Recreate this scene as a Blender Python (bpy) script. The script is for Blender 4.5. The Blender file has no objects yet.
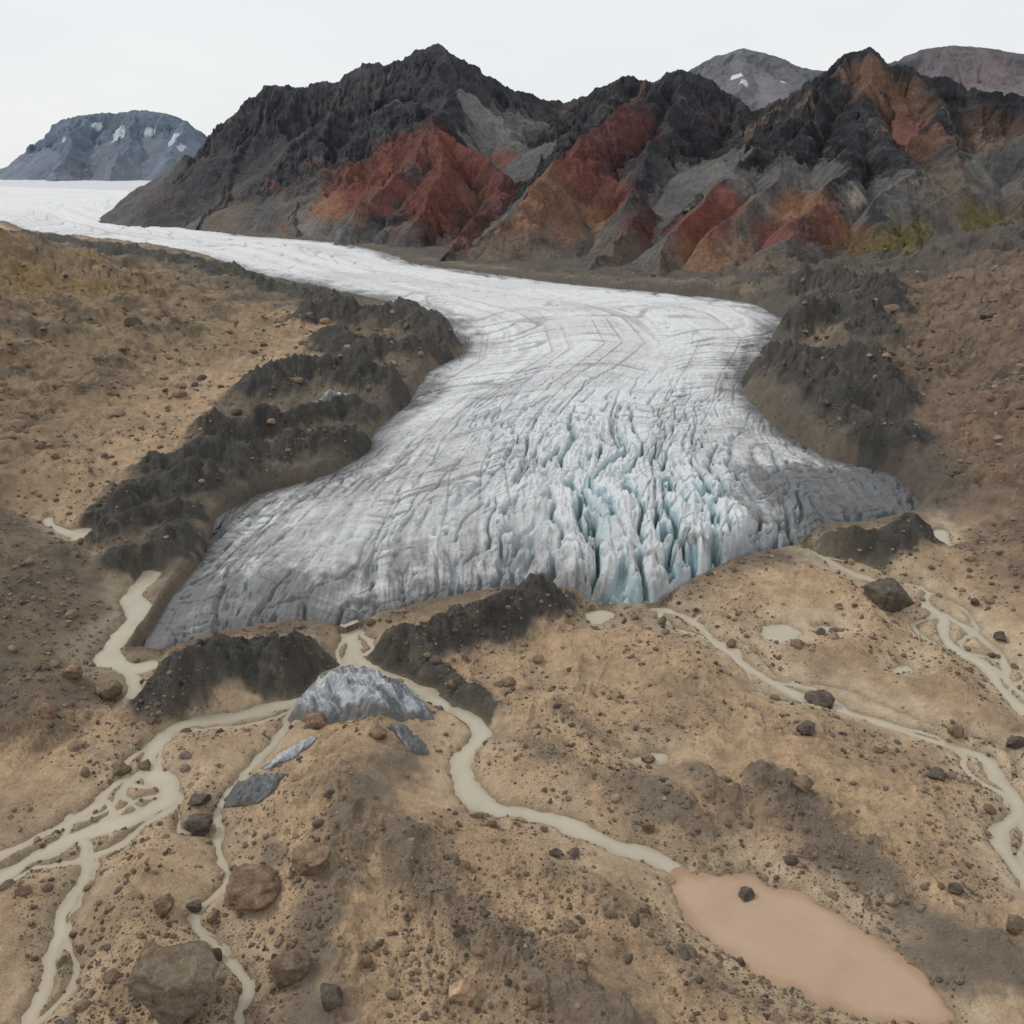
import bpy, bmesh, math, numpy as np, time
from mathutils import Vector
T0=time.time()
Q=0.9
F=np.float32
scn=bpy.context.scene
# ------------------------------------------------------------------ camera
CAMH=60.0; PIT=math.radians(21.1); FL=512/math.tan(math.radians(30))
cp,sp=math.cos(PIT),math.sin(PIT)
cam=bpy.data.cameras.new("camera"); camo=bpy.data.objects.new("camera",cam)
scn.collection.objects.link(camo); scn.camera=camo
camo.location=(0,0,CAMH); camo.rotation_euler=(math.pi/2-PIT,0,0)
cam.sensor_width=36; cam.sensor_height=36; cam.angle=math.radians(60); cam.clip_end=60000; cam.clip_start=0.5
# ------------------------------------------------------------------ helpers
def sst(a,b,x):
    t=np.clip((x-a)/(b-a),0,1); return t*t*(3-2*t)
def mix(a,b,t): return a+(b-a)*t
def mixc(c,col,t): return c+(np.array(col,F)-c)*t[...,None]
_perm=np.random.RandomState(3).permutation(4096).astype(np.int32)
_ga=np.random.RandomState(5).rand(4096)*2*np.pi
_gx=np.cos(_ga).astype(F); _gy=np.sin(_ga).astype(F)
def perlin(x,y,seed=0):
    x=np.asarray(x,F); y=np.asarray(y,F)
    xi=np.floor(x).astype(np.int32); yi=np.floor(y).astype(np.int32)
    xf=x-xi; yf=y-yi
    u=xf*xf*xf*(xf*(xf*6-15)+10); v=yf*yf*yf*(yf*(yf*6-15)+10)
    def g(ix,iy,dx,dy):
        h=_perm[(_perm[(ix+seed*131)&4095]+iy)&4095]
        return _gx[h]*dx+_gy[h]*dy
    a=g(xi,yi,xf,yf); b=g(xi+1,yi,xf-1,yf); c=g(xi,yi+1,xf,yf-1); d=g(xi+1,yi+1,xf-1,yf-1)
    return (mix(mix(a,b,u),mix(c,d,u),v)*1.5).astype(F)
def fbm(x,y,o=4,seed=0,gain=.5):
    s=0;a=1;n=0
    for i in range(o):
        s=s+a*perlin(x*(2.03**i)+i*7.3,y*(2.03**i)-i*3.1,seed+i); n+=a; a*=gain
    return s/n
def ridged(x,y,o=4,seed=0,gain=.5):
    s=0;a=1;n=0
    for i in range(o):
        s=s+a*(1-np.minimum(np.abs(perlin(x*(2.03**i)+i*5.3,y*(2.03**i)-i*2.1,seed+i))*1.8,1)); n+=a; a*=gain
    return s/n
_ly=np.linspace(math.log(5),math.log(40000),2000)
_rz=np.interp(np.exp(_ly),[0,100,130,200,350,500,800,1500,3000,6000,40000],[0,0,2,8,13,15,17,22,32,32,32])
_k=np.hanning(61);_k/=_k.sum()
_rz=np.convolve(np.pad(_rz,30,mode='edge'),_k,'valid')
def R(Y): return np.interp(np.log(np.maximum(Y,5)),_ly,_rz).astype(F)
def ray(u,v):
    a=(u-512)/FL; b=(512-v)/FL
    return a, cp+b*sp, -sp+b*cp
def W3(u,v,Y):
    a,dy,dz=ray(u,v); t=Y/dy
    return (a*t,Y,CAMH+t*dz)
def G(u,v):
    """ground position surveyed along a bearing/depression onto the valley profile"""
    a,dy,dz=ray(float(u),float(v))
    lo,hi=10.,6000.
    for _ in range(50):
        m=(lo+hi)/2
        if CAMH+m*dz/dy-R(m)>0: lo=m
        else: hi=m
    return (a*lo/dy,lo)
def GP(l): return np.array([G(p[0],p[1]) for p in l])
def seg_d(X,Y,p,q):
    dx,dy=q[0]-p[0],q[1]-p[1]; L=dx*dx+dy*dy+1e-9
    t=np.clip(((X-p[0])*dx+(Y-p[1])*dy)/L,0,1).astype(F)
    return np.hypot(X-(p[0]+t*dx),Y-(p[1]+t*dy)).astype(F),t
def _near(X,Y,P,mg):
    P=np.asarray(P)
    return (X>P[:,0].min()-mg)&(X<P[:,0].max()+mg)&(Y>P[:,1].min()-mg)&(Y<P[:,1].max()+mg)
def pl_dist(X,Y,P,mg=30):
    out=np.full(X.shape,1e3,F); m=_near(X,Y,P,mg)
    x=X[m];y=Y[m]
    if x.size==0: return out
    D=np.full(x.shape,1e3,F)
    for i in range(len(P)-1):
        d,t=seg_d(x,y,P[i],P[i+1]); D=np.minimum(D,d)
    out[m]=D; return out
def poly_sd(X,Y,P,mg=60):
    out=np.full(X.shape,1e3,F); m=_near(X,Y,P,mg); x=X[m];y=Y[m]
    if x.size==0: return out
    D=np.full(x.shape,1e3,F); ins=np.zeros(x.shape,bool); n=len(P)
    for i in range(n):
        p=P[i];q=P[(i+1)%n]
        d,t=seg_d(x,y,p,q); D=np.minimum(D,d)
        if p[1]!=q[1]:
            ins^=((p[1]>y)!=(q[1]>y)) & (x<(q[0]-p[0])*(y-p[1])/(q[1]-p[1])+p[0])
    out[m]=np.where(ins,-D,D); return out
def smooth_line(P,n=4):
    P=np.array(P,float); out=[]
    for i in range(len(P)-1):
        p0=P[max(i-1,0)];p1=P[i];p2=P[i+1];p3=P[min(i+2,len(P)-1)]
        for k in range(n):
            t=k/n
            out.append(.5*((2*p1)+(-p0+p2)*t+(2*p0-5*p1+4*p2-p3)*t*t+(-p0+3*p1-3*p2+p3)*t**3))
    out.append(P[-1]); return np.array(out)
def raw_mesh(name,V,f,C=None,smooth=True):
    me=bpy.data.meshes.new(name); k=f.shape[1]
    me.vertices.add(len(V)); me.vertices.foreach_set("co",V.astype(F).ravel())
    me.loops.add(f.size); me.loops.foreach_set("vertex_index",f.astype(np.int32).ravel())
    me.polygons.add(len(f)); me.polygons.foreach_set("loop_start",np.arange(0,f.size,k,dtype=np.int32))
    me.polygons.foreach_set("use_smooth",np.full(len(f),smooth,bool))
    me.update(calc_edges=True)
    if C is not None:
        ca=me.color_attributes.new("Col",'FLOAT_COLOR','POINT')
        c4=np.ones((len(V),4),F); c4[:,:3]=np.clip(C,0,1); ca.data.foreach_set("color",c4.ravel())
    ob=bpy.data.objects.new(name,me); scn.collection.objects.link(ob); return ob
def grid_mesh(name,P,col=None,facemask=None):
    nr,nc=P.shape[:2]
    idx=np.arange(nr*nc,dtype=np.int32).reshape(nr,nc)
    f=np.stack([idx[:-1,:-1],idx[:-1,1:],idx[1:,1:],idx[1:,:-1]],-1).reshape(-1,4)
    V=P.reshape(-1,3); C=None if col is None else col.reshape(-1,3)
    if facemask is not None:
        f=f[facemask.reshape(-1)]
        used=np.unique(f); rm=np.full(len(V),-1,np.int32); rm[used]=np.arange(len(used)); f=rm[f]; V=V[used]
        if C is not None: C=C[used]
    return raw_mesh(name,V,f,C)
# ------------------------------------------------------------------ materials
def mat_vcol(name,rough=.95,sc=(1.5,8.0),var=.35,bump=.3,bdist=.3,spec=.2,pebble=None):
    m=bpy.data.materials.new(name); m.use_nodes=True; nt=m.node_tree; N=nt.nodes; L=nt.links
    b=N["Principled BSDF"]; b.inputs["Roughness"].default_value=rough; b.inputs["Specular IOR Level"].default_value=spec
    geo=N.new("ShaderNodeNewGeometry")
    at=N.new("ShaderNodeAttribute"); at.attribute_name="Col"
    n1=N.new("ShaderNodeTexNoise"); n1.inputs["Scale"].default_value=sc[0]; n1.inputs["Detail"].default_value=8; n1.inputs["Roughness"].default_value=.68
    n2=N.new("ShaderNodeTexNoise"); n2.inputs["Scale"].default_value=sc[1]; n2.inputs["Detail"].default_value=5; n2.inputs["Roughness"].default_value=.7
    L.new(geo.outputs["Position"],n1.inputs["Vector"]); L.new(geo.outputs["Position"],n2.inputs["Vector"])
    add=N.new("ShaderNodeMath"); add.operation='ADD'; L.new(n1.outputs["Fac"],add.inputs[0]); L.new(n2.outputs["Fac"],add.inputs[1])
    mr=N.new("ShaderNodeMapRange"); mr.inputs[1].default_value=.7; mr.inputs[2].default_value=1.3; mr.inputs[3].default_value=1-var; mr.inputs[4].default_value=1+var
    L.new(add.outputs[0],mr.inputs[0])
    vm=N.new("ShaderNodeVectorMath"); vm.operation='SCALE'; L.new(at.outputs["Color"],vm.inputs[0]); L.new(mr.outputs[0],vm.inputs["Scale"])
    col=vm.outputs[0]; hgt=add.outputs[0]
    if pebble:
        for ps in pebble:
            vo=N.new("ShaderNodeTexVoronoi"); vo.inputs["Scale"].default_value=ps; L.new(geo.outputs["Position"],vo.inputs["Vector"])
            sx=N.new("ShaderNodeSeparateColor"); L.new(vo.outputs["Color"],sx.inputs[0])
            th=N.new("ShaderNodeMapRange"); th.inputs[1].default_value=.66; th.inputs[2].default_value=1.; th.inputs[3].default_value=0; th.inputs[4].default_value=.38
            L.new(sx.outputs[0],th.inputs[0])
            sub=N.new("ShaderNodeMath"); sub.operation='SUBTRACT'; L.new(th.outputs[0],sub.inputs[0]); L.new(vo.outputs["Distance"],sub.inputs[1])
            fa=N.new("ShaderNodeMapRange"); fa.inputs[1].default_value=0; fa.inputs[2].default_value=.06; fa.inputs[3].default_value=0; fa.inputs[4].default_value=1; L.new(sub.outputs[0],fa.inputs[0])
            sc2=N.new("ShaderNodeMapRange"); sc2.inputs[1].default_value=0; sc2.inputs[2].default_value=1; sc2.inputs[3].default_value=.45; sc2.inputs[4].default_value=1.2; L.new(sx.outputs[1],sc2.inputs[0])
            v2=N.new("ShaderNodeVectorMath"); v2.operation='SCALE'; L.new(col,v2.inputs[0]); L.new(sc2.outputs[0],v2.inputs["Scale"])
            mc=N.new("ShaderNodeMix"); mc.data_type='RGBA'; L.new(fa.outputs[0],mc.inputs[0]); L.new(col,mc.inputs[6]); L.new(v2.outputs[0],mc.inputs[7]); col=mc.outputs[2]
            h2=N.new("ShaderNodeMath"); h2.operation='MULTIPLY_ADD'; L.new(fa.outputs[0],h2.inputs[0]); h2.inputs[1].default_value=.3/ps; L.new(hgt,h2.inputs[2]); hgt=h2.outputs[0]
    L.new(col,b.inputs["Base Color"])
    bp=N.new("ShaderNodeBump"); bp.inputs["Strength"].default_value=bump; bp.inputs["Distance"].default_value=bdist
    L.new(hgt,bp.inputs["Height"]); L.new(bp.outputs[0],b.inputs["Normal"])
    return m
M_ground=mat_vcol("ground_gravel",sc=(.6,5.0),var=.32,bump=.85,bdist=.5,pebble=(.9,2.6))
M_mount=mat_vcol("mountain_rock",sc=(.07,.45),var=.42,bump=.8,bdist=4)
M_far=mat_vcol("far_mountain_rock",sc=(.02,.12),var=.25,bump=.5,bdist=8)
M_ice=mat_vcol("glacier_ice",rough=.6,sc=(.5,3.0),var=.13,bump=.6,bdist=.35,spec=.35)
M_rock=mat_vcol("boulder_rock",sc=(.9,5.0),var=.5,bump=.85,bdist=.3)
def mat_water(name,col,rough):
    m=bpy.data.materials.new(name); m.use_nodes=True; nt=m.node_tree; N=nt.nodes; L=nt.links
    b=N["Principled BSDF"]; b.inputs["Roughness"].default_value=rough; b.inputs["IOR"].default_value=1.33; b.inputs["Specular IOR Level"].default_value=.6
    geo=N.new("ShaderNodeNewGeometry")
    n=N.new("ShaderNodeTexNoise"); n.inputs["Scale"].default_value=.16; n.inputs["Detail"].default_value=6; n.inputs["Roughness"].default_value=.55; n.inputs["Distortion"].default_value=.8
    L.new(geo.outputs["Position"],n.inputs["Vector"])
    cr=N.new("ShaderNodeValToRGB"); cr.color_ramp.elements[0].position=.3; cr.color_ramp.elements[1].position=.7
    cr.color_ramp.elements[0].color=(*[c*.9 for c in col],1); cr.color_ramp.elements[1].color=(*[min(c*1.07,1) for c in col],1)
    L.new(n.outputs["Fac"],cr.inputs[0])
    at=N.new("ShaderNodeAttribute"); at.attribute_name="Col"
    mc=N.new("ShaderNodeMix"); mc.data_type='RGBA'; mc.blend_type='MULTIPLY'; mc.inputs[0].default_value=1; L.new(cr.outputs[0],mc.inputs[6]); L.new(at.outputs["Color"],mc.inputs[7])
    L.new(mc.outputs[2],b.inputs["Base Color"])
    n2=N.new("ShaderNodeTexNoise"); n2.inputs["Scale"].default_value=2.5; n2.inputs["Detail"].default_value=3
    L.new(geo.outputs["Position"],n2.inputs["Vector"])
    bp=N.new("ShaderNodeBump"); bp.inputs["Strength"].default_value=.15; bp.inputs["Distance"].default_value=.06
    L.new(n2.outputs["Fac"],bp.inputs["Height"]); L.new(bp.outputs[0],b.inputs["Normal"])
    return m
M_stream=mat_water("silty_water",(.42,.375,.29),.10)
M_pond=mat_water("pond_water",(.41,.285,.195),.04)
# ------------------------------------------------------------------ layout (map outlines)
LEFT=[(-200,210,0),(0,222,.1),(20,232,.12),(60,238,.15),(130,245,.2),(190,255,.24),(250,275,.28),(330,290,.33),(400,305,.38),(440,325,.43),(455,350,.5),(420,370,.6),(400,400,.76),(365,430,.92),(362,447,1)]
RIGHT=[(-200,186,0),(0,186,.05),(130,190,.1),(200,222,.16),(250,234,.19),(345,241,.25),(385,250,.28),(420,262,.31),(480,270,.34),(560,280,.37),(640,288,.40),(700,293,.42),(765,302,.45),(800,320,.5),(785,342,.6),(765,360,.7),(752,380,.8),(760,400,.9),(790,430,1)]
TERM=[(362,447),(330,468),(250,490),(205,515),(195,555),(165,590),(150,615),(125,652),(160,655),(230,634),(300,624),(345,632),(380,618),(440,602),(500,592),(540,590),(575,592),(600,608),(660,606),(700,578),(740,562),(800,550),(825,530),(870,527),(920,518),(935,500),(905,470),(840,455),(790,430)]
gl_poly=GP([p[:2] for p in LEFT]+TERM[1:-1]+[p[:2] for p in RIGHT[::-1]])
STREAMS=[]
_sr=np.random.RandomState(12)
def strm(l,w,braid=0,off=2.2):
    P=smooth_line(GP(l),4); STREAMS.append((P,w))
    if braid:
        T=np.gradient(P,axis=0); T/=np.linalg.norm(T,axis=1,keepdims=True)+1e-9; Nn=np.stack([-T[:,1],T[:,0]],-1)
        a=np.r_[0,np.cumsum(np.linalg.norm(np.diff(P,axis=0),axis=1))]
        for b in range(braid):
            o=np.array([perlin(np.array([x/11.+b*31.7]),np.array([b*5.5+len(STREAMS)]))[0] for x in a])*off*2.6
            STREAMS.append((P+Nn*o[:,None],w*_sr.uniform(.0,.18)))
strm([(352,628),(352,655),(340,678),(300,697),(240,714),(190,722),(162,738),(150,765),(170,785),(163,802),(120,820),(80,835),(40,852),(0,876),(-60,900)],.80,2,1.9)
strm([(150,765),(112,785),(92,808),(45,832),(0,852),(-60,870)],.22,1,1.4)
strm([(128,775),(125,800),(140,812)],.1);strm([(100,795),(118,822)],.08);strm([(70,815),(62,840)],.05)
strm([(82,838),(86,866),(66,915),(45,958),(40,992),(22,1030),(0,1070)],.25,1,1.2)
strm([(110,828),(92,870),(78,905),(60,945),(42,980)],.0)
strm([(296,702),(272,745),(236,780),(218,815),(216,850),(222,880),(197,912),(222,950),(243,985),(235,1030),(225,1080)],.16,1,.6)
strm([(168,790),(175,815),(186,832),(216,830)],.0)
strm([(356,640),(358,658),(385,672),(420,690),(462,714),(480,735),(462,762),(468,790),(500,808),(560,820),(610,842),(660,860),(700,884)],.66,1,.7)
strm([(655,606),(700,625),(740,660),(790,690),(850,712),(920,735),(975,752),(1002,782),(1016,810),(998,840),(1030,885)],.48,2,2.0)
strm([(1016,812),(1040,850)],.2);strm([(745,664),(762,690),(800,700)],.0);strm([(700,612),(690,622)],.1)
strm([(810,550),(850,570),(900,592),(940,615),(950,642),(985,665),(1005,690),(1040,722)],.6,2,2.2)
strm([(920,602),(965,625),(1002,655),(1010,680),(1050,712)],.25)
strm([(150,572),(132,596),(140,612),(122,635),(104,655),(132,668),(150,664)],1.2)
strm([(128,668),(135,690),(122,702)],.5)
strm([(46,518),(60,528),(82,535),(98,530)],.5)
POND=smooth_line(GP([(672,884),(686,872),(720,872),(775,884),(830,908),(885,945),(930,985),(948,1012),(940,1030),(900,1022),(850,1008),(785,985),(725,950),(690,915),(672,884)]),4)[:-1]
POOLS=[(600,617,12,7),(660,598,9,5),(780,631,18,8),(828,628,7,3),(942,538,9,8),(652,757,12,3),(905,668,7,3),(80,534,9,7)]
POOLP=[GP([(u+ru*math.cos(a)*(1+.2*math.sin(3*a+u)),v+rv*math.sin(a)*(1+.2*math.cos(2*a+v))) for a in np.linspace(0,2*math.pi,17)[:-1]]) for (u,v,ru,rv) in POOLS]
MOR_L=GP([(-60,226),(0,234),(60,240),(130,247),(190,257),(250,278),(330,294),(400,306),(455,329),(460,355),(425,372),(405,402),(372,432),(370,450),(330,472),(250,492),(205,520),(195,560),(165,580),(110,572),(85,545),(105,512),(160,480),(190,445),(215,415),(270,392),(330,372),(345,345),(300,322),(220,304),(150,284),(60,264),(0,254),(-60,248)])
MOR_R=GP([(700,302),(760,300),(830,300),(885,322),(895,365),(885,400),(905,440),(915,470),(880,468),(835,455),(785,428),(752,400),(748,380),(768,355),(785,340),(735,328),(698,316)])
MOR_FR=GP([(60,222),(95,212),(130,224),(250,232),(345,237),(420,256),(480,264),(560,274),(640,282),(700,288),(770,296),(770,304),(700,297),(640,292),(560,284),(480,275),(420,268),(345,246),(250,240),(130,230)])
DARK_L=GP([(-200,525),(20,520),(70,540),(115,575),(140,600),(110,640),(95,665),(130,700),(90,722),(40,745),(-60,770),(-300,800)])
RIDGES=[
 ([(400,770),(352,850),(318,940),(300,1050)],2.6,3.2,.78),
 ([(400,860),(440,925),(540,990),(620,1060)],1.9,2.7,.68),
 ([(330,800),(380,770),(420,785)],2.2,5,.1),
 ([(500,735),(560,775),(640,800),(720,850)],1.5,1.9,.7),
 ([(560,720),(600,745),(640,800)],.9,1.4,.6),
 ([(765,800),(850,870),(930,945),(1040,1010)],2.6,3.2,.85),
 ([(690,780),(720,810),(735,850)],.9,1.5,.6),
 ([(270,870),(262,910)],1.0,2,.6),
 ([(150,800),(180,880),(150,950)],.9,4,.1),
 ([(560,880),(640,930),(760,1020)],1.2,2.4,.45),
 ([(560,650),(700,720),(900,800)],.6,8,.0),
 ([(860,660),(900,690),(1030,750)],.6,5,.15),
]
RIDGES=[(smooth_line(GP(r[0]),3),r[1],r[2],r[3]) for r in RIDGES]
MOUNDS=[
 ([(180,696),(215,682),(262,678),(320,680)],5.2,4.4),
 ([(390,676),(440,696),(476,716)],2.6,2.4),
 ([(392,662),(430,658),(470,642),(545,618)],4.6,3.8),
 ([(838,555),(880,559),(922,550)],4.0,3.8),
 ([(10,240),(60,248),(110,256)],3,7),([(100,262),(150,270),(200,276)],4,8),([(215,283),(260,292),(310,304),(338,318)],5,6.5),
 ([(310,334),(360,330),(420,338),(445,347)],6.5,6.5),([(395,313),(425,316),(440,324)],3.5,5),
 ([(350,374),(395,364),(446,358)],6,5.8),([(270,404),(320,390),(375,396),(395,400)],6.5,5.8),([(330,354),(350,362)],4.5,5),
 ([(225,446),(290,434),(352,424)],5,4.6),([(250,470),(300,456),(352,446)],4.5,3.8),([(170,484),(215,472),(240,478)],4.5,4.2),
 ([(108,522),(150,507),(205,494)],4.2,3.8),([(110,548),(150,536),(188,528)],3.6,3.2),([(132,572),(165,562),(188,548)],3.3,3),
 ([(702,312),(745,318),(788,328)],4.5,6),([(800,308),(850,318),(885,345)],7,7),([(795,352),(835,345),(872,368)],7,6),
 ([(764,384),(795,398),(840,432)],7,5.5),([(835,386),(866,402),(890,436)],7,5),([(848,448),(880,460),(905,462)],3.5,4),([(790,374),(820,378)],5,5),([(795,330),(820,330)],5,5)]
MOUNDS=[(smooth_line(GP(m[0]),3),m[1],m[2]) for m in MOUNDS]
HL=[W3(-260,225,460),W3(-150,205,330),W3(-220,275,235),W3(-290,375,175),W3(-360,480,130),W3(-430,620,95)]
HR=[W3(1330,140,470),W3(1250,180,360),W3(1230,270,230),W3(1230,400,155),W3(1260,540,118),W3(1380,650,95)]
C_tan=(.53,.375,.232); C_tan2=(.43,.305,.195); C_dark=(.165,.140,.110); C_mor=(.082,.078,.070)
GRASS=[(G(925,262),30),(G(985,255),35),(G(1000,240),40),(G(890,275),14),(G(1010,275),16),(G(60,330),25),(G(110,300),20)]
def terrain(X,Y):
    X=X.astype(F);Y=Y.astype(F)
    wv=np.clip(Y*.012,.5,6).astype(F)
    wa=fbm(X*.06,Y*.06,4,11); wb=fbm(X*.06,Y*.06,4,21)
    fx=fbm(X*.35,Y*.35,4,13,.6)*1.6; fy=fbm(X*.35,Y*.35,4,23,.6)*1.6
    WX=X+wa*wv*1.8+fx; WY=Y+wb*wv*2.6+fy
    base=R(Y)
    low=fbm(X*.035,Y*.035,3,31); mid=fbm(X*.17,Y*.17,5,41,.55); hi=fbm(X*.9,Y*.9,4,51,.65)
    rd=ridged(X*.055+low*.6,Y*.055,5,61)
    rill=ridged(X*.22+wa*1.5,Y*.09+wb,4,65)
    z=base+.9+low*1.2+mid*.75+rd*.9+hi*.14+(rill-.6)*.55
    nn=fbm(X*.08,Y*.08,7,71,.66)
    c=np.empty(X.shape+(3,),F); c[...]=C_tan
    c=mixc(c,C_tan2,sst(-.2,.3,nn))
    c=mixc(c,(.58,.42,.27),sst(.1,.4,fbm(X*.05,Y*.03,6,75,.65)))
    c=mixc(c,(.33,.24,.165),sst(.05,.45,fbm(X*.3,Y*.3,6,77,.75))*.5)
    c=mixc(c,(.24,.19,.14),sst(.55,.30,rill)*.35)
    c=mixc(c,(.29,.22,.16),sst(.05,.3,fbm(X*1.1,Y*1.1,4,79,.7))*.4)
    dk=np.zeros(X.shape,F)
    for P,h,w,d in RIDGES:
        D=pl_dist(WX,WY,P)
        g=np.exp(-(D/w)**1.7)
        z=z+h*g*(1+.5*mid+.5*(rill-.6))
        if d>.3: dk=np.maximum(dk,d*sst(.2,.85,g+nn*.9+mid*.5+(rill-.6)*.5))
    for H,L0,tag in ((HL,.30,0),(HR,.27,1)):
        cand=np.full(X.shape,-1e9,F)
        LL=L0*Y-(.13*Y*sst(230,430,Y) if tag==0 else 0)
        for i in range(len(H)-1):
            d,t=seg_d(WX,WY,H[i],H[i+1]); rz=mix(H[i][2],H[i+1][2],t)
            cand=np.maximum(cand,(rz-base)*np.exp(-(d/LL)**1.6))
        cand=np.where((X<0)==(tag==0),cand,0)
        sl=sst(1.0,5.0,cand)
        gn=ridged(X*.03+5*tag,Y*.03,6,81)
        gul=ridged(X*.018+wa*.8,Y*.10+wb,5,84)   # gullies running down the valley side
        fine_=fbm(X*.22,Y*.22,5,88,.75)
        z=z+np.maximum(cand,0)*(1+.25*(gn-.6))+sl*(gn-.5)*4.5*np.clip(Y/250,.4,1.3)+sl*fbm(X*.12,Y*.12,5,86,.6)*1.8-sl*sst(.75,.95,gul)*1.6
        if tag==0:
            c=mixc(c,(.225,.162,.105),sl*.85); c=mixc(c,(.34,.25,.16),sl*sst(0.0,.3,fbm(X*.04,Y*.04,6,83,.65))*.7)
            c=mixc(c,(.11,.09,.068),sl*sst(-.05,.3,nn+.6*(gn-.6))*.8)
        else:
            c=mixc(c,(.185,.132,.098),sl*.9); c=mixc(c,(.10,.08,.066),sl*sst(-.1,.3,nn)*.8)
            c=mixc(c,(.26,.165,.11),sl*sst(.1,.35,fbm(X*.05,Y*.05,6,85,.65))*.6)
        c=mixc(c,(.09,.075,.058),sl*sst(.05,.35,fine_)*.5); c=mixc(c,(.36,.28,.19),sl*sst(.08,.35,-fine_)*.35)
        c=mixc(c,(.10,.083,.065),sl*sst(.72,.92,gul)*.5)
    ff=sst(290,360,Y)*sst(-.34,-.26,X/Y+nn*.03); c=mixc(c,(.12,.105,.09),ff); c=mixc(c,(.08,.073,.066),ff*sst(-.1,.3,nn)); z=z-ff*1.5
    mm=np.zeros(X.shape,F)
    for P,hh in ((MOR_L,3.),(MOR_R,3.5),(MOR_FR,1.5)):
        S=poly_sd(WX,WY,P)
        sc=np.clip(Y/200,.6,2)
        mk=sst(1.2,-1.2,S/sc+nn*5); mm=np.maximum(mm,mk*.92)
        inn=sst(0,-6,S/sc)
        z=z+inn*(ridged(X*.045,Y*.045,5,91)-.6)*hh*sst(380,280,Y)+mk*fbm(X*.15,Y*.15,5,95,.6)*1.2
    mg=np.zeros(X.shape,F); mgc=np.zeros(X.shape,F)
    for P,h,w in MOUNDS:
        D=pl_dist(WX,WY,P,40)/w
        g=np.exp(-D**1.5); mg=np.maximum(mg,h*g*(1+.45*mid+.18*(rill-.6))-.25); mgc=np.maximum(mgc,sst(.16,.42,g+nn*.3))
    mg=np.maximum(mg,0)
    cm=mixc(np.broadcast_to(np.array((.15,.128,.100),F),c.shape).copy(),(.24,.195,.14),sst(0.0,.3,fbm(X*.07,Y*.07,6,97,.65)))
    c=mix(c,cm,mm[...,None])
    cd=mixc(np.broadcast_to(np.array(C_mor,F),c.shape).copy(),(.048,.046,.043),sst(.0,.35,fbm(X*.16,Y*.16,5,98,.65))*.7)
    cd=mixc(cd,(.16,.14,.115),sst(.05,.4,fbm(X*.3,Y*.3,5,99,.75))*.6)
    S=poly_sd(WX,WY,DARK_L); dl=sst(2,-2,S+nn*9); c=mixc(c,(.12,.10,.079),dl*(.8+.4*nn)); z=z+dl*(1+rd*1.2)
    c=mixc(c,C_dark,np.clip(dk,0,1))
    c=mix(c,cd,mgc[...,None]); mm=np.maximum(mm,mgc)
    for (p,w) in GRASS:
        g=np.exp(-((X-p[0])**2+(Y-p[1])**2)/(w*w)); c=mixc(c,(.20,.175,.05) if p[0]>0 else (.25,.175,.085),sst(.35,.7,g+nn*.8)*.75)
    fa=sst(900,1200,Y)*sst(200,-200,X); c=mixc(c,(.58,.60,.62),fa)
    S=poly_sd(X,Y,gl_poly)
    k=np.clip(Y/130,.8,6)
    z=mix(z,base-3,sst(0.5,-3.,S/k)); mg=mg*sst(-2.5,1.5,S/k)
    nearg=sst(9,0,S+nn*8); c=mixc(c,(.105,.094,.080),nearg*.75*(1-mgc)*(1-fa))
    z=mix(z,np.minimum(z,base+.5),nearg*.6*sst(180,140,Y))
    wz=base-.25
    nat=np.maximum(z,wz+.35)
    dn=np.full(X.shape,1e3,F)
    edge=fbm(X*.5,Y*.5,4,111)
    mx=X+fbm(X*.2,Y*.2,3,113)*1.0; my=Y+fbm(X*.2,Y*.2,3,117)*1.0
    wmod=.95+.8*fbm(X*.12,Y*.12,2,119)
    for P,w in STREAMS:
        d=pl_dist(mx,my,P); dn=np.minimum(dn,d-w*wmod+(.15 if w<.01 else 0))
    dp=poly_sd(mx,my,POND,30)+fbm(X*.25,Y*.25,5,121,.6)*1.1
    dpo=np.full(X.shape,1e3,F)
    for P in POOLP: dpo=np.minimum(dpo,poly_sd(mx,my,P,20))
    da=np.minimum(np.minimum(dn,dp),dpo)+edge*.4
    nat=np.minimum(nat,wz+.3+.28*np.maximum(da,0)+.012*np.maximum(da,0)**2)
    nat=nat+mg*sst(.4,3.0,da)
    z=np.where(S>0,mix(wz-.35,nat,sst(-.5,1.3,da)**.8),z+mg*(S>-6))
    rgt=sst(10,40,X)
    silt=sst(5.,.0,da+nn*6); c=mixc(c,(.60,.49,.35),silt*(.35+.35*rgt)*(S>0)*(1-.8*mm)*(1-.7*dk))
    wet=sst(.9,.0,da); c=mixc(c,(.25,.20,.14),wet*.7*(S>0))
    return z,c,wz,dn,dp,dpo,S
def sheet(y0,y1,nr,nc,half):
    a=np.linspace(math.atan(CAMH/y0),math.atan(CAMH/y1),nr)
    r=CAMH/np.tan(a); th=np.linspace(-half,half,nc)
    Yg=np.repeat(r[:,None],nc,1); Xg=Yg*np.tan(th)[None,:]
    return Xg.astype(F),Yg.astype(F)
X,Y=sheet(30,9000,int(1500*Q),int(1500*Q),math.radians(40))
z,c,wz,dn,dp,dpo,S=terrain(X,Y)
print("PHYS terrain",time.time()-T0)
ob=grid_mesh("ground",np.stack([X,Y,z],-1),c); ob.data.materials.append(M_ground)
def fm(m): return (m[:-1,:-1]|m[1:,:-1]|m[:-1,1:]|m[1:,1:])
def wcol(d,a,b):
    t=sst(-a,b,d); return mixc(np.ones(d.shape+(3,),F),(.80,.74,.66),t)
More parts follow.
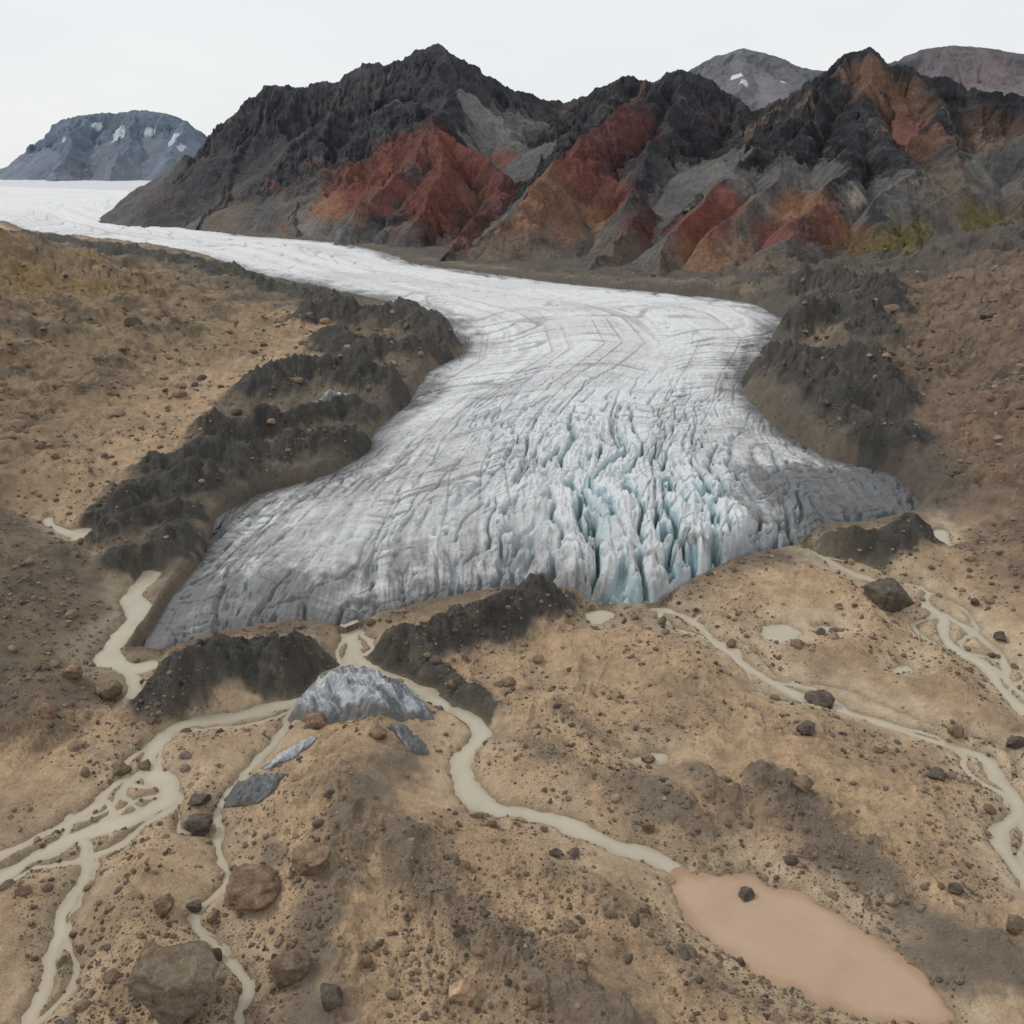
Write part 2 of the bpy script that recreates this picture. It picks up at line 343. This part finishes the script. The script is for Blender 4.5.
mw=fm((np.minimum(dn,dpo)<.9)&(dp>-.2)&(S>-2)&(Y<320)); ob=grid_mesh("meltwater_stream",np.stack([X,Y,wz],-1),wcol(np.minimum(dn,dpo),.5,.7),mw); ob.data.materials.append(M_stream)
mw=fm((dp<1.2)); ob=grid_mesh("meltwater_pond",np.stack([X,Y,wz+.01],-1),wcol(dp,1.0,.6),mw); ob.data.materials.append(M_pond)
# ------------------------------------------------------------------ glacier
def side(lst,s):
    g=GP([p[:2] for p in lst]); q=np.stack([g[:,0]/g[:,1],np.log(g[:,1])],-1); ss=[p[2] for p in lst]
    return np.stack([np.interp(s,ss,q[:,0]),np.interp(s,ss,q[:,1])],-1)
ns,nt=int(1700*Q),int(1500*Q)
s=np.linspace(0,1,ns); t=np.linspace(0,1,nt)
Lq=side(LEFT,s); Rq=side(RIGHT,s)
tp=np.array(TERM,float); al=np.r_[0,np.cumsum(np.hypot(*np.diff(tp,axis=0).T))]; al/=al[-1]
Bq=side([(p[0],p[1],a) for p,a in zip(TERM,al)],t)
tg=t[None,:,None]
bw=np.clip((s-.25)/.75,0,1)**1.5
Cq=(1-tg)*Lq[:,None]+tg*Rq[:,None]+bw[:,None,None]*(Bq-((1-t)[:,None]*Lq[-1]+t[:,None]*Rq[-1]))[None]
GY=np.exp(Cq[...,1]).astype(F); GX=(Cq[...,0]*GY).astype(F)
S2=np.repeat(s[:,None],nt,1).astype(F); T2=np.repeat(t[None],ns,0).astype(F)
base=R(GY)
dm=-poly_sd(GX,GY,gl_poly,1e5)
kk=np.clip(GY/130,.7,6)
A=np.interp(GY,[100,130,180,300,600,3000],[2.6,3.6,4.0,3.3,2.5,2]).astype(F)
q=np.clip(dm/(kk*32),0,1)
dome=(1-(1-q)**2)**.85
cx,cy=G(668,560)
axx=GX-cx-(GY-cy)*(-.15)
wpat=fbm(GX*.07,GY*.07,4,199)
wc=np.exp(-(np.abs(axx)/(17+6*wpat))**2.4)*sst(205,135,GY)
wc2=np.exp(-((GX-cx)/42)**2)*sst(250,160,GY)
wc=np.clip(wc*(1+.8*wpat),0,1.1)
z=base-1.0+A*dome+wc*sst(0,3,dm)*3.8*sst(40,8,dm)
wrp=fbm(T2*10,S2*8,3,201); wrp2=fbm(T2*26,S2*18,3,205); wl=fbm(T2*3,S2*3,2,207)
rad=ridged(T2*44+wrp*1.3,S2*10+wrp2*.7,2,211,.4)
rad2=ridged(T2*120+wrp*1.5,S2*30+wrp2,3,215)
chop=ridged(T2*24+wrp*1.5,S2*40+wrp*2,2,217)
crk=sst(.68,.98,rad); crk2=sst(.80,.98,chop)
arcp=S2*60+wl*2.5+wrp*.35
ogv=ridged(arcp,T2*3+wl,1,221); fine=ridged(arcp*2.6+wrp2*.5,T2*12+wrp2,2,223)
ol=sst(.80,.97,ogv); fl=sst(.78,.97,fine)
flo=fbm(T2*110+wrp*2,S2*4,4,231,.6)
med=ridged(T2*30+wl*1.5,S2*1.1,1,251); med2=ridged(T2*85+wl*3+wrp*.4,S2*2.0,2,253)
ml=sst(.84,.98,med); ml2=sst(.80,.97,med2)
band=fbm(arcp*.45,T2*2+wl*2,3,257)     # broad curved ogive bands
tband=fbm(T2*18+wl*3,S2*2.0,3,259)     # broad flow stripes
pit=fbm(GX*.35,GY*.35,5,235,.6); iso=fbm(GX*.09,GY*.09,6,237,.65)
inn=sst(0,2.5,dm/kk)
amp=np.clip(GY/260,.35,2.2)
lobe=sst(45,8,dm)
patch=sst(-.35,.15,fbm(T2*7,S2*7,3,261))
z=z+inn*( wc*(-crk*4.6-crk2*2.0+(rad2-.6)*1.6+(.5-rad)*2.0+pit*.9) + wc2*(1-wc)*(-crk*1.3-crk2*.9+(rad2-.6)*.5) + (1-wc)*(-ol*.55*amp*patch-fl*.30*amp-ml*.25*amp+band*.5*amp) + flo*.16*amp*(1-.6*lobe) + pit*.3)
fr=sst(22,3,dm)*(1-wc)*sst(190,150,GY)
z=z+inn*fr*((rad2-.62)*.4-crk*.9-crk2*.5)
c=np.empty(GX.shape+(3,),F); c[...]=(.66,.67,.68)
dirt=fbm(T2*80+wrp*2,S2*5,5,241,.62); dirt2=fbm(T2*10+wrp,S2*9,4,245)
far=sst(1500,250,GY)
c=mixc(c,(.50,.50,.505),sst(-.05,.35,dirt*.7+.5*dirt2)*.55*(.3+.7*far))
c=mixc(c,(.40,.40,.41),np.clip(sst(.05,.3,band)*.5+sst(.05,.3,tband)*.5,0,1)*.65*(.2+.8*far)*(1-wc))
nearw=sst(420,190,GY)
c=mixc(c,(.20,.20,.205),ol*patch*(.38+.4*nearw)*(.2+.8*far)*(1-wc))
c=mixc(c,(.24,.24,.245),fl*(.30+.35*nearw)*far*(1-wc))
c=mixc(c,(.24,.235,.23),ml*.75*far*(1-.6*lobe)*(.5+.5*sst(-.2,.2,dirt2)))
c=mixc(c,(.34,.335,.33),ml2*.45*far*(1-wc))
grit=.55*iso+.35*dirt+.3*pit
low=sst(60,8,dm)*sst(210,150,GY)
c=mixc(c,(.36,.355,.35),np.clip(low*(.4+grit*2.0),0,1)*(1-.9*wc))
low2=sst(26,3,dm+iso*16)*sst(200,150,GY)
c=mixc(c,(.15,.145,.143),np.clip(low2,0,1)*sst(-.30,.2,grit)*.9*(1-.9*wc))
edge=sst(9,1,dm/np.clip(kk*.8,.7,2)+dirt*3+iso*7)
c=mixc(c,(.085,.083,.083),edge*.9*(1-.8*wc)*far)
rx,ry=G(860,500); rg=np.exp(-(((GX-rx)/25)**2+((GY-ry)/17)**2)); c=mixc(c,(.10,.10,.105),sst(.2,.7,rg+grit*.8)*.88)
lx,ly=G(235,608); rg=np.exp(-(((GX-lx)/28)**2+((GY-ly)/11)**2)); c=mixc(c,(.13,.13,.13),sst(.15,.8,rg+grit*1.1)*.75)
c=mixc(c,(.64,.67,.69),wc*.7*(1-edge))
gap=np.clip(crk*.9+crk2*.6,0,1)
c=mixc(c,(.32,.50,.54),np.clip(wc*sst(.03,.5,gap+.3*sst(.45,.7,rad)),0,1)*.75)
c=mixc(c,(.07,.18,.22),np.clip(wc*sst(.5,.95,gap),0,1)*.88)
c=mixc(c,(.28,.36,.39),wc2*(1-wc)*gap*.7)
rare=sst(.15,.3,fbm(T2*9,S2*3,2,255))
c=mixc(c,(.10,.20,.24),fr*crk*.7*rare); c=mixc(c,(.12,.13,.135),fr*crk2*.4)
c=mixc(c,(.17,.16,.155),np.clip(wc2*1.2,0,1)*sst(.10,.28,iso+.3*dirt)*sst(26,4,dm)*.75)
ob=grid_mesh("glacier",np.stack([GX,GY,z],-1),c); ob.data.materials.append(M_ice)
print("PHYS glacier",time.time()-T0)
# ------------------------------------------------------------------ mountains
def proj(P):
    x,y,zz=P[...,0],P[...,1],P[...,2]-CAMH
    f=y*cp-zz*sp; up=y*sp+zz*cp
    return 512+FL*x/f, 512-FL*up/f
def mountain(name,ridges,u0,u1,y0,y1,nr,nc,colors,s1=1.0,s2=.42,d0=40,detail=1.0,jag=1.0,mat=None,crag=(.30,.60),dark=(.045,.047,.054),scree=(.135,.13,.125),sd=0,haze=None,snow=()):
    nr=int(nr*Q);nc=int(nc*Q)
    a=np.linspace((u0-512)/FL,(u1-512)/FL,nc); yy=np.exp(np.linspace(math.log(y0),math.log(y1),nr))
    Yg=np.repeat(yy[:,None],nc,1).astype(F); Xg=(Yg*a[None,:]*1.06).astype(F)
    k=d0/40.
    WX=Xg+fbm(Xg*.016/k,Yg*.016/k,6,300+sd,.50)*22*k*detail; WY=Yg+fbm(Xg*.016/k,Yg*.016/k,6,320+sd,.50)*22*k*detail
    cand=np.full(Xg.shape,-1e9,F); A_=np.zeros(Xg.shape,F); D_=np.zeros(Xg.shape,F); arc=0; top=0
    for ri,rd in enumerate(ridges):
        P=[W3(*p) for p in rd]
        for p in P: top=max(top,p[2])
        for i in range(len(P)-1):
            d,t=seg_d(WX,WY,P[i],P[i+1]); L=math.hypot(P[i+1][0]-P[i][0],P[i+1][1]-P[i][1])
            rz=mix(P[i][2],P[i+1][2],t)
            v=rz-(s2*d+(s1-s2)*d0*(1-np.exp(-d/d0)))
            m=v>cand; cand=np.where(m,v,cand); A_=np.where(m,arc+t*L,A_); D_=np.where(m,d,D_)
            arc+=L
        arc+=137.
    base=R(Yg)
    rel=np.clip((cand-base)/(top-base),0,1.2)
    dmp=np.minimum(D_/(18*k),1)
    n4=fbm(Xg*.010/k,Yg*.010/k,7,345+sd,.58)
    cr=sst(crag[0],crag[1],.62*rel+.42*np.exp(-D_/(30*k))+.85*n4)
    An=A_+n4*30*k
    gul=ridged(An/(30*k),D_/(150*k),4,340+sd,.5)
    gul2=ridged(An/(10*k),D_/(70*k),4,350+sd)
    rk=fbm(Xg*.03/k,Yg*.03/k,7,360+sd,.60); rk2=ridged(Xg*.06/k,Yg*.06/k,5,365+sd,.55)
    zz=cand+detail*k*( (gul-.65)*(3+17*cr)*dmp + (gul2-.6)*(.4+6.0*cr)*dmp + rk*cr*15*(.5+.5*dmp)*jag+(rk2-.6)*cr*6*jag*(.35+.65*dmp) )
    st=9*k; ph=(zz+n4*26*k+Xg*.10)/st; fr=ph-np.floor(ph); zz=zz+cr*detail*(sst(.3,.85,fr)-fr)*st*.42*sst(-.2,.2,fbm(Xg*.02/k,Yg*.02/k,3,380+sd))
    zz=np.where(cand<base-12,base-20,zz); zz=np.maximum(zz,base-20)
    P=np.stack([Xg,Yg,zz],-1)
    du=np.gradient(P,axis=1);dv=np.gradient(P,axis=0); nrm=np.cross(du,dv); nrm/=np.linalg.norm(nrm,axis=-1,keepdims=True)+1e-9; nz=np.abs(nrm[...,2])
    c=np.empty(Xg.shape+(3,),F); c[...]=scree
    streak=fbm(An/(6*k),D_/(110*k),5,370+sd,.65)
    streak2=fbm(An/(18*k),D_/(150*k),4,372+sd,.6)
    c=c*(1+.7*streak)[...,None]
    c=mixc(c,(.085,.078,.072),sst(.0,.35,n4+.4*streak2)*.6)
    c=mixc(c,(.21,.20,.19),sst(.05,.35,streak2)*.6)
    U,V=proj(P)
    vis=zz>base-3
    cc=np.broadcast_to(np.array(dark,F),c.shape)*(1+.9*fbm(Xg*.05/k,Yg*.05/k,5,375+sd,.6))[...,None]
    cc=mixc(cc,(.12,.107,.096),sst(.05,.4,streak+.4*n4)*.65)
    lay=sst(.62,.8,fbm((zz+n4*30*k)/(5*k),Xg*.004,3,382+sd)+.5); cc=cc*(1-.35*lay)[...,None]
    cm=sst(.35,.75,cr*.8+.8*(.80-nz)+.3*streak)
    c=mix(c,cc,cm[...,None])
    def pick(u,v):
        dd=(U-u)**2+(V-v)**2; ok=vis&(dd<16)
        if not ok.any(): dd=np.where(vis,dd,1e9); return P[np.unravel_index(np.argmin(dd),dd.shape)]
        yy_=np.where(ok,Yg,1e9); return P[np.unravel_index(np.argmin(yy_),yy_.shape)]
    for (u,v,r,col,stg) in colors:
        p=pick(u,v); rw=r/FL*p[1]*1.15
        g=np.exp(-(((Xg-p[0])**2+(zz-p[2])**2*1.1+((Yg-p[1])*.5)**2)/(rw*rw)))
        w=sst(.18,.80,g*1.1+.6*streak+.45*streak2+.35*n4)*stg
        c=mixc(c,col,w*(1-.3*cm))
    for (u,v,r) in snow:
        p=pick(u,v); rw=r/FL*p[1]
        g=np.exp(-(((Xg-p[0])**2+(zz-p[2])**2+((Yg-p[1])*.4)**2)/(rw*rw)))
        c=mixc(c,(.75,.78,.82),sst(.42,.5,g+.9*streak+.4*n4))
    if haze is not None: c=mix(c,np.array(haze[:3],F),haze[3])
    ob=grid_mesh(name,P,c,fm(vis)); ob.data.materials.append(mat or M_mount)
RED=(.215,.078,.060); REDD=(.145,.060,.050); ORG=(.31,.165,.10); BRN=(.18,.14,.107); GRY=(.21,.205,.195); OLV=(.185,.155,.06); DRK=(.060,.062,.069)
mountain("mountain",[
 [(152,222,880),(170,188,890),(190,158,900),(215,132,905),(242,106,905),(262,86,900),(300,84,890),(335,80,880),(365,63,870),(385,67,865),(410,55,860),(437,41,850),(460,56,860),(478,70,870),(500,80,890),(520,92,910),(560,100,950),(600,96,1000),(660,80,1050)],
 [(190,158,900),(182,195,840),(170,222,800)],
 [(262,86,900),(248,135,850),(225,190,780),(208,228,720)],
 [(335,80,880),(322,135,800),(300,195,720),(285,234,650)],
 [(385,67,865),(375,125,790),(345,185,720)],
 [(437,41,850),(445,90,780),(440,124,710),(400,165,660),(360,220,600)],
 [(440,124,710),(478,150,690),(500,178,650),(505,205,600),(450,250,530)],
 [(440,124,710),(430,190,610),(400,235,570)],
 [(500,80,890),(510,125,820),(530,150,760)]],
 60,700,440,1150,950,1300,
 [(200,170,44,DRK,.75),(245,150,40,DRK,.75),(175,200,30,DRK,.6),(280,130,40,DRK,.7),(235,205,26,BRN,.7),(260,185,26,DRK,.8),(290,228,30,GRY,.9),(345,234,30,GRY,.8),(540,130,36,GRY,.95),(505,120,26,GRY,.8),(580,115,22,BRN,.7),(390,160,28,RED,1),(430,140,28,RED,1),(460,160,30,RED,1),(350,190,24,RED,.95),(385,190,24,RED,.95),(440,190,36,RED,1),(500,180,26,RED,.95),(480,215,30,REDD,.9),(420,215,24,REDD,.8),(330,205,18,ORG,.7),(360,205,14,ORG,.6),(470,190,14,ORG,.5),(400,235,20,GRY,.6),(455,235,22,ORG,.5),(520,165,16,RED,.7)],sd=1,s1=1.15,s2=.60,crag=(.18,.46),dark=(.060,.063,.072))
mountain("mountain",[
 [(575,108,820),(600,88,780),(625,74,760),(655,77,740),(680,68,720),(705,76,700),(735,98,690),(765,125,690),(800,140,700)],
 [(680,68,720),(640,95,660),(590,132,600),(545,178,540),(500,222,500),(452,266,475)],
 [(680,68,720),(672,125,610),(640,185,530),(620,235,470),(600,280,425)],
 [(735,98,690),(730,150,600),(700,200,520),(670,250,450)],
 [(625,74,760),(600,120,690),(560,150,640)]],
 420,860,380,900,850,1000,
 [(560,185,32,ORG,.85),(520,215,28,ORG,.8),(570,225,32,ORG,.65),(540,255,34,BRN,.9),(480,250,24,BRN,.8),(600,150,32,REDD,1),(635,118,26,RED,.8),(610,195,26,RED,.8),(575,165,24,RED,.85),(650,225,26,REDD,.9),(630,255,26,BRN,.8),(655,160,26,DRK,.9),(690,130,26,DRK,.8),(640,95,16,DRK,.8),(620,210,14,DRK,.6),(595,215,14,ORG,.8)],sd=5,s1=1.1,s2=.46)
mountain("mountain",[
 [(760,110,640),(800,84,615),(825,68,605),(845,54,600),(872,53,590),(895,66,590),(930,76,580),(975,90,560),(1030,100,550),(1100,115,540),(1250,110,540)],
 [(845,54,600),(805,92,560),(765,138,520),(722,182,470),(682,232,425),(645,284,392)],
 [(872,53,590),(862,105,530),(845,155,475),(815,205,430),(780,255,390),(765,296,368)],
 [(845,54,600),(800,130,520),(760,190,460),(735,240,410)],
 [(930,76,580),(940,125,510),(950,175,450),(930,225,400),(900,265,370)],
 [(1030,100,550),(1045,160,470),(1040,215,400),(1000,250,360)],
 [(862,105,530),(905,160,460),(890,215,410)]],
 600,1200,290,800,950,1200,
 [(1000,180,50,GRY,.6),(690,275,34,BRN,.8),(740,265,34,BRN,.7),(780,270,34,BRN,.7),(960,200,30,BRN,.6),(700,225,32,RED,1),(725,200,20,RED,.9),(700,250,24,ORG,.6),(740,245,16,ORG,.5),(880,75,22,ORG,.75),(900,100,24,ORG,.7),(925,140,22,ORG,.6),(900,125,20,RED,.7),(800,210,28,ORG,.9),(775,232,24,RED,.8),(830,222,22,RED,.8),(850,240,20,ORG,.6),(950,170,26,BRN,.8),(862,195,10,(.45,.38,.30),1),(990,130,24,ORG,.4),(1015,200,30,REDD,.3),(870,262,30,OLV,.8),(925,240,32,OLV,.85),(990,235,34,OLV,.85)],sd=9,crag=(.32,.62),s1=1.1,s2=.44)
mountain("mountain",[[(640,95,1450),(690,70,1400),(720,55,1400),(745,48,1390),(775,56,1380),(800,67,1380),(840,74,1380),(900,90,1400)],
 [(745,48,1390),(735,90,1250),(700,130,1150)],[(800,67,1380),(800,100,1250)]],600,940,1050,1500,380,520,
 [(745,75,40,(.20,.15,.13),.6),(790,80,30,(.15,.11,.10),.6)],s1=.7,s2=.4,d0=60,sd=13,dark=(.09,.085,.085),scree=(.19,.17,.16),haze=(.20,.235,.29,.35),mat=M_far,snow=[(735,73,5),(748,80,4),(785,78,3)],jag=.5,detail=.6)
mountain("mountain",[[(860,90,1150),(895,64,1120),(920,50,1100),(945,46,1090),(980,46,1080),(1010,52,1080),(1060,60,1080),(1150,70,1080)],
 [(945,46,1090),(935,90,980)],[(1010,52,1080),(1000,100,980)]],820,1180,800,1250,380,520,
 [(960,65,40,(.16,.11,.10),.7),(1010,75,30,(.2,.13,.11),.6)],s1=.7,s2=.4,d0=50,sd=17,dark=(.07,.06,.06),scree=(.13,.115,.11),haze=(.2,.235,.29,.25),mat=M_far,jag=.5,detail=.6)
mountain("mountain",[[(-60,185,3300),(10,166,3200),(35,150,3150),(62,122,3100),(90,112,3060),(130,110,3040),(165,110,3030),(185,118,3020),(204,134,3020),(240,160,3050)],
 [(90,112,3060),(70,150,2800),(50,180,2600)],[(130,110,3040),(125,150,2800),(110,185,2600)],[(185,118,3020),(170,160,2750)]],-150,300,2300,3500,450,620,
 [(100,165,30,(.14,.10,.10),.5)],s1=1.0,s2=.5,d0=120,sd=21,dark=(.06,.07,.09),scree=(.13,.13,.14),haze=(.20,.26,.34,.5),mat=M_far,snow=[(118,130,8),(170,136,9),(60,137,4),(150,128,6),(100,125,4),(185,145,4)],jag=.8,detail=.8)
print("PHYS mountains",time.time()-T0)
# ------------------------------------------------------------------ boulders, rubble, ice blocks
def ico(sub):
    bm=bmesh.new(); bmesh.ops.create_icosphere(bm,subdivisions=sub,radius=1)
    V=np.array([v.co[:] for v in bm.verts]); Fc=np.array([[v.index for v in f.verts] for f in bm.faces]); bm.free(); return V,Fc
def rockshape(V,seed,ncut=13,lo=.52,hi=.85):
    r=np.random.RandomState(seed); P=V.copy()
    for _ in range(ncut):
        n=r.normal(size=3); n/=np.linalg.norm(n); cc=r.uniform(lo,hi)
        d=P@n; P=P-np.clip(d-cc,0,None)[:,None]*n*.95
    nz_=fbm(P[:,0]*1.7+seed,P[:,1]*1.7+P[:,2]*2.3,5,seed%50,.6); cr_=ridged(P[:,0]*1.3+seed,P[:,2]*1.5+P[:,1],2,seed%40)
    return P*(1+.14*nz_-.10*sst(.85,1,cr_))[:,None]
V5,F5=ico(5); V1,F1=ico(1); V2,F2=ico(2)
def place(name,u,v,wpx,hr=.7,seed=0,col=(.17,.125,.09),dr=.9,sink=.10):
    x,y=G(u,v)
    zt=terrain(np.array([[x]]),np.array([[y]]))[0][0,0]
    a,dy,dz=ray(u,v); y2=(zt-CAMH)/dz*dy; x2=a*y2/dy
    zt=float(terrain(np.array([[x2]]),np.array([[y2]]))[0][0,0])
    dist=y2*cp+(CAMH-zt)*sp; r=wpx/FL*dist/.82; hr=min(hr*1.12,.95)
    P=rockshape(V5,seed)*np.array([r,r*dr,r*hr])
    an=np.random.RandomState(seed).uniform(-.5,.5); ca,sa=math.cos(an),math.sin(an)
    P=np.stack([P[:,0]*ca-P[:,1]*sa,P[:,0]*sa+P[:,1]*ca,P[:,2]],-1)+np.array([x2,y2-r*.25,zt+r*hr*(.62-sink)])
    C=np.empty((len(P),3),F); C[:]=col; n=fbm(P[:,0]*1.2,P[:,1]*1.2+P[:,2],5,9,.65); C*=(1+.8*n)[:,None]
    ob=raw_mesh(name,P,F5,C); ob.data.materials.append(M_rock); return ob
BR=(.21,.152,.105); DKR=(.125,.104,.083); RDR=(.25,.168,.115)
for i,(u,v,w,h,col) in enumerate([(188,992,40,.8,(.20,.155,.11)),(290,972,21,.75,BR),(254,892,25,.6,RDR),(314,864,19,.8,RDR),(461,969,13,.75,(.46,.31,.20)),(200,829,12,.7,DKR),(200,800,10,.5,DKR),(50,713,9,.8,RDR),(885,602,20,.65,DKR),(817,703,12,.75,DKR),(166,906,11,.9,BR),(805,731,9,.8,DKR),(799,797,11,.45,BR),(188,958,14,.5,RDR),(155,958,16,.5,BR),(332,1000,12,.8,DKR),(744,897,8,.8,DKR),(739,962,5,.8,DKR),(934,776,8,.8,DKR),(75,680,9,.7,RDR),(147,768,7,.8,BR),(123,772,10,.6,BR),(320,719,13,.5,RDR),(378,735,8,.7,RDR),(385,708,7,.6,BR),(196,908,7,.7,DKR),(954,733,8,.7,BR),(953,892,7,.8,DKR),(648,822,6,.7,BR),(975,600,5,.7,DKR),(1000,636,6,.7,DKR),(110,690,12,.7,BR),(570,925,7,.6,BR),(1015,740,8,.7,DKR),(648,760,7,.8,BR),(365,960,9,.7,RDR),(555,858,6,.8,DKR),(1012,928,10,.7,BR)]):
    place("boulder",u,v,w,h,seed=40+i,col=col)
def scatter(name,n,thr,szr,sub,seed,cols,ymin=38,ymax=420):
    r=np.random.RandomState(seed)
    a=r.uniform(math.atan(CAMH/ymin),math.atan(CAMH/ymax),n); y=CAMH/np.tan(a)
    x=y*r.uniform(-.73,.73,n)
    den=fbm(x*.06,y*.06,4,400,.6)*1.7+.5*r.rand(n)
    Z,_,_,dn,dp,dpo,Sg=terrain(x[:,None],y[:,None]); Z=Z[:,0]
    ok=(den>thr)&(np.minimum(np.minimum(dn,dp),dpo)[:,0]>.3)&(Sg[:,0]>.5)
    x,y,Z=x[ok],y[ok],Z[ok]; n=len(x)
    sz=szr[0]*(1-r.rand(n))**(-1/2.3); sz=np.minimum(sz,szr[1])*np.clip(y/90,.8,3.2)
    BV,BF=(V1,F1) if sub==1 else (V2,F2)
    shapes=[rockshape(BV,900+k,6) for k in range(12)]
    k=r.randint(0,12,n); S_=np.array(shapes)[k]
    an=r.rand(n)*6.28; ca,sa=np.cos(an),np.sin(an)
    S_=S_*np.stack([np.ones(n),r.uniform(.6,1,n),r.uniform(.45,.9,n)],-1)[:,None,:]*sz[:,None,None]
    PX=S_[...,0]*ca[:,None]-S_[...,1]*sa[:,None]; PY=S_[...,0]*sa[:,None]+S_[...,1]*ca[:,None]
    P=np.stack([PX+x[:,None],PY+y[:,None],S_[...,2]+Z[:,None]+sz[:,None]*.15],-1).reshape(-1,3)
    Fc=(BF[None]+(np.arange(n)*len(BV))[:,None,None]).reshape(-1,3)
    cc=np.array(cols)[r.randint(0,len(cols),n)]*(r.uniform(.7,1.3,n)[:,None]); C=np.repeat(cc,len(BV),0)
    ob=raw_mesh(name,P,Fc,C,smooth=False); ob.data.materials.append(M_rock)
COLS=[BR,DKR,RDR,(.18,.145,.115),(.28,.205,.145)]
scatter("rubble",75000,.18,(.07,.45),1,1,COLS)
scatter("rubble",4500,.12,(.2,.9),2,2,COLS,ymax=300)
print("PHYS rocks",time.time()-T0)
def ice(name,pts,h,seed,dark=.5,peak=None):
    P=smooth_line(np.array(list(GP(pts))+[G(*pts[0])]),5)[:-1]
    x0,y0=P.min(0)-.5; x1,y1=P.max(0)+.5
    n=240
    Xg,Yg=np.meshgrid(np.linspace(x0,x1,n),np.linspace(y0,y1,n)); Xg=Xg.astype(F);Yg=Yg.astype(F)
    Sg=-poly_sd(Xg+fbm(Xg*.5,Yg*.5,3,seed)*.8,Yg+fbm(Xg*.5,Yg*.5,3,seed+7)*.8,P); m=Sg.max()
    Z=terrain(Xg,Yg)[0]
    rr=ridged(Xg*.22+seed,Yg*.16,4,seed); q=np.clip(Sg/m,0,1)
    shp=q**.75
    if peak:
        px,py=G(*peak); W=(x1-x0)*.5
        shp=np.minimum(sst(0,.22,q),1)*np.clip(1.05-np.hypot((Xg-px)/W,(Yg-py)/(y1-y0)*.95)**1.15,0,1)
    zz=Z+.05+h*shp*(.85+.3*rr)+sst(0,.3,q)*((rr-.6)*1.0+fbm(Xg*1.2,Yg*1.2,4,seed)*.35)
    zz=np.where(Sg<=0,Z-.6,zz)
    C=np.empty(Xg.shape+(3,),F); C[...]=(.44,.465,.485); st=fbm(Xg*.45+Yg*.3,Yg*.25,6,seed+3,.65)
    C=mixc(C,(.12,.125,.13),sst(-.15,.25,st+dark-.5)); C=mixc(C,(.10,.09,.08),sst(.35,.0,q+st*.6)*.85)
    ob=grid_mesh(name,np.stack([Xg,Yg,zz],-1),C,fm(Sg>0)); ob.data.materials.append(M_ice)
ice("ice_block",[(282,716),(312,704),(345,700),(385,702),(425,712),(432,728),(395,742),(350,738),(305,728)],4.2,5,.5,peak=(362,704))
ice("ice_block",[(224,798),(238,788),(262,784),(282,790),(280,804),(256,814),(234,810)],1.4,15,.85)
ice("ice_block",[(262,774),(285,762),(314,752),(310,762),(280,776)],.8,25,.2)
ice("ice_block",[(388,750),(405,744),(427,756),(415,766)],.9,35,.6)
ice("ice_block",[(312,418),(328,411),(352,408),(350,418),(325,424)],2.2,45,.3)
# ------------------------------------------------------------------ light
w=bpy.data.worlds.new("World"); scn.world=w; w.use_nodes=True; N=w.node_tree.nodes; L=w.node_tree.links
bg=N["Background"]
sky=N.new("ShaderNodeTexSky"); sky.sky_type='NISHITA'; sky.sun_disc=False
el,az=math.radians(45),math.radians(-70)
sky.sun_elevation=el; sky.sun_rotation=az
sc_=N.new("ShaderNodeVectorMath"); sc_.operation='SCALE'; sc_.inputs["Scale"].default_value=.1; L.new(sky.outputs[0],sc_.inputs[0])
tc=N.new("ShaderNodeTexCoord"); mp=N.new("ShaderNodeMapping"); mp.inputs["Scale"].default_value=(1,1,3.5); L.new(tc.outputs["Generated"],mp.inputs[0])
nz=N.new("ShaderNodeTexNoise"); nz.inputs["Scale"].default_value=2.2; nz.inputs["Detail"].default_value=6; L.new(mp.outputs[0],nz.inputs["Vector"])
cr=N.new("ShaderNodeValToRGB"); cr.color_ramp.elements[0].position=.3; cr.color_ramp.elements[0].color=(.83,.85,.865,1); cr.color_ramp.elements[1].position=.7; cr.color_ramp.elements[1].color=(.91,.92,.925,1)
L.new(nz.outputs["Fac"],cr.inputs[0])
mx=N.new("ShaderNodeMixRGB"); mx.inputs[0].default_value=.93; L.new(sc_.outputs[0],mx.inputs[1]); L.new(cr.outputs[0],mx.inputs[2])
L.new(mx.outputs[0],bg.inputs[0]); bg.inputs[1].default_value=1.0
sun=bpy.data.lights.new("sun",'SUN'); sun.energy=1.4; sun.angle=math.radians(12); sun.color=(1,.96,.9)
so=bpy.data.objects.new("sun",sun); scn.collection.objects.link(so)
dv=Vector((math.sin(az)*math.cos(el),math.cos(az)*math.cos(el),math.sin(el)))
so.rotation_euler=dv.to_track_quat('Z','Y').to_euler()
scn.view_settings.view_transform='Standard'; scn.view_settings.look='None'; scn.view_settings.exposure=0
print("PHYS done",time.time()-T0)
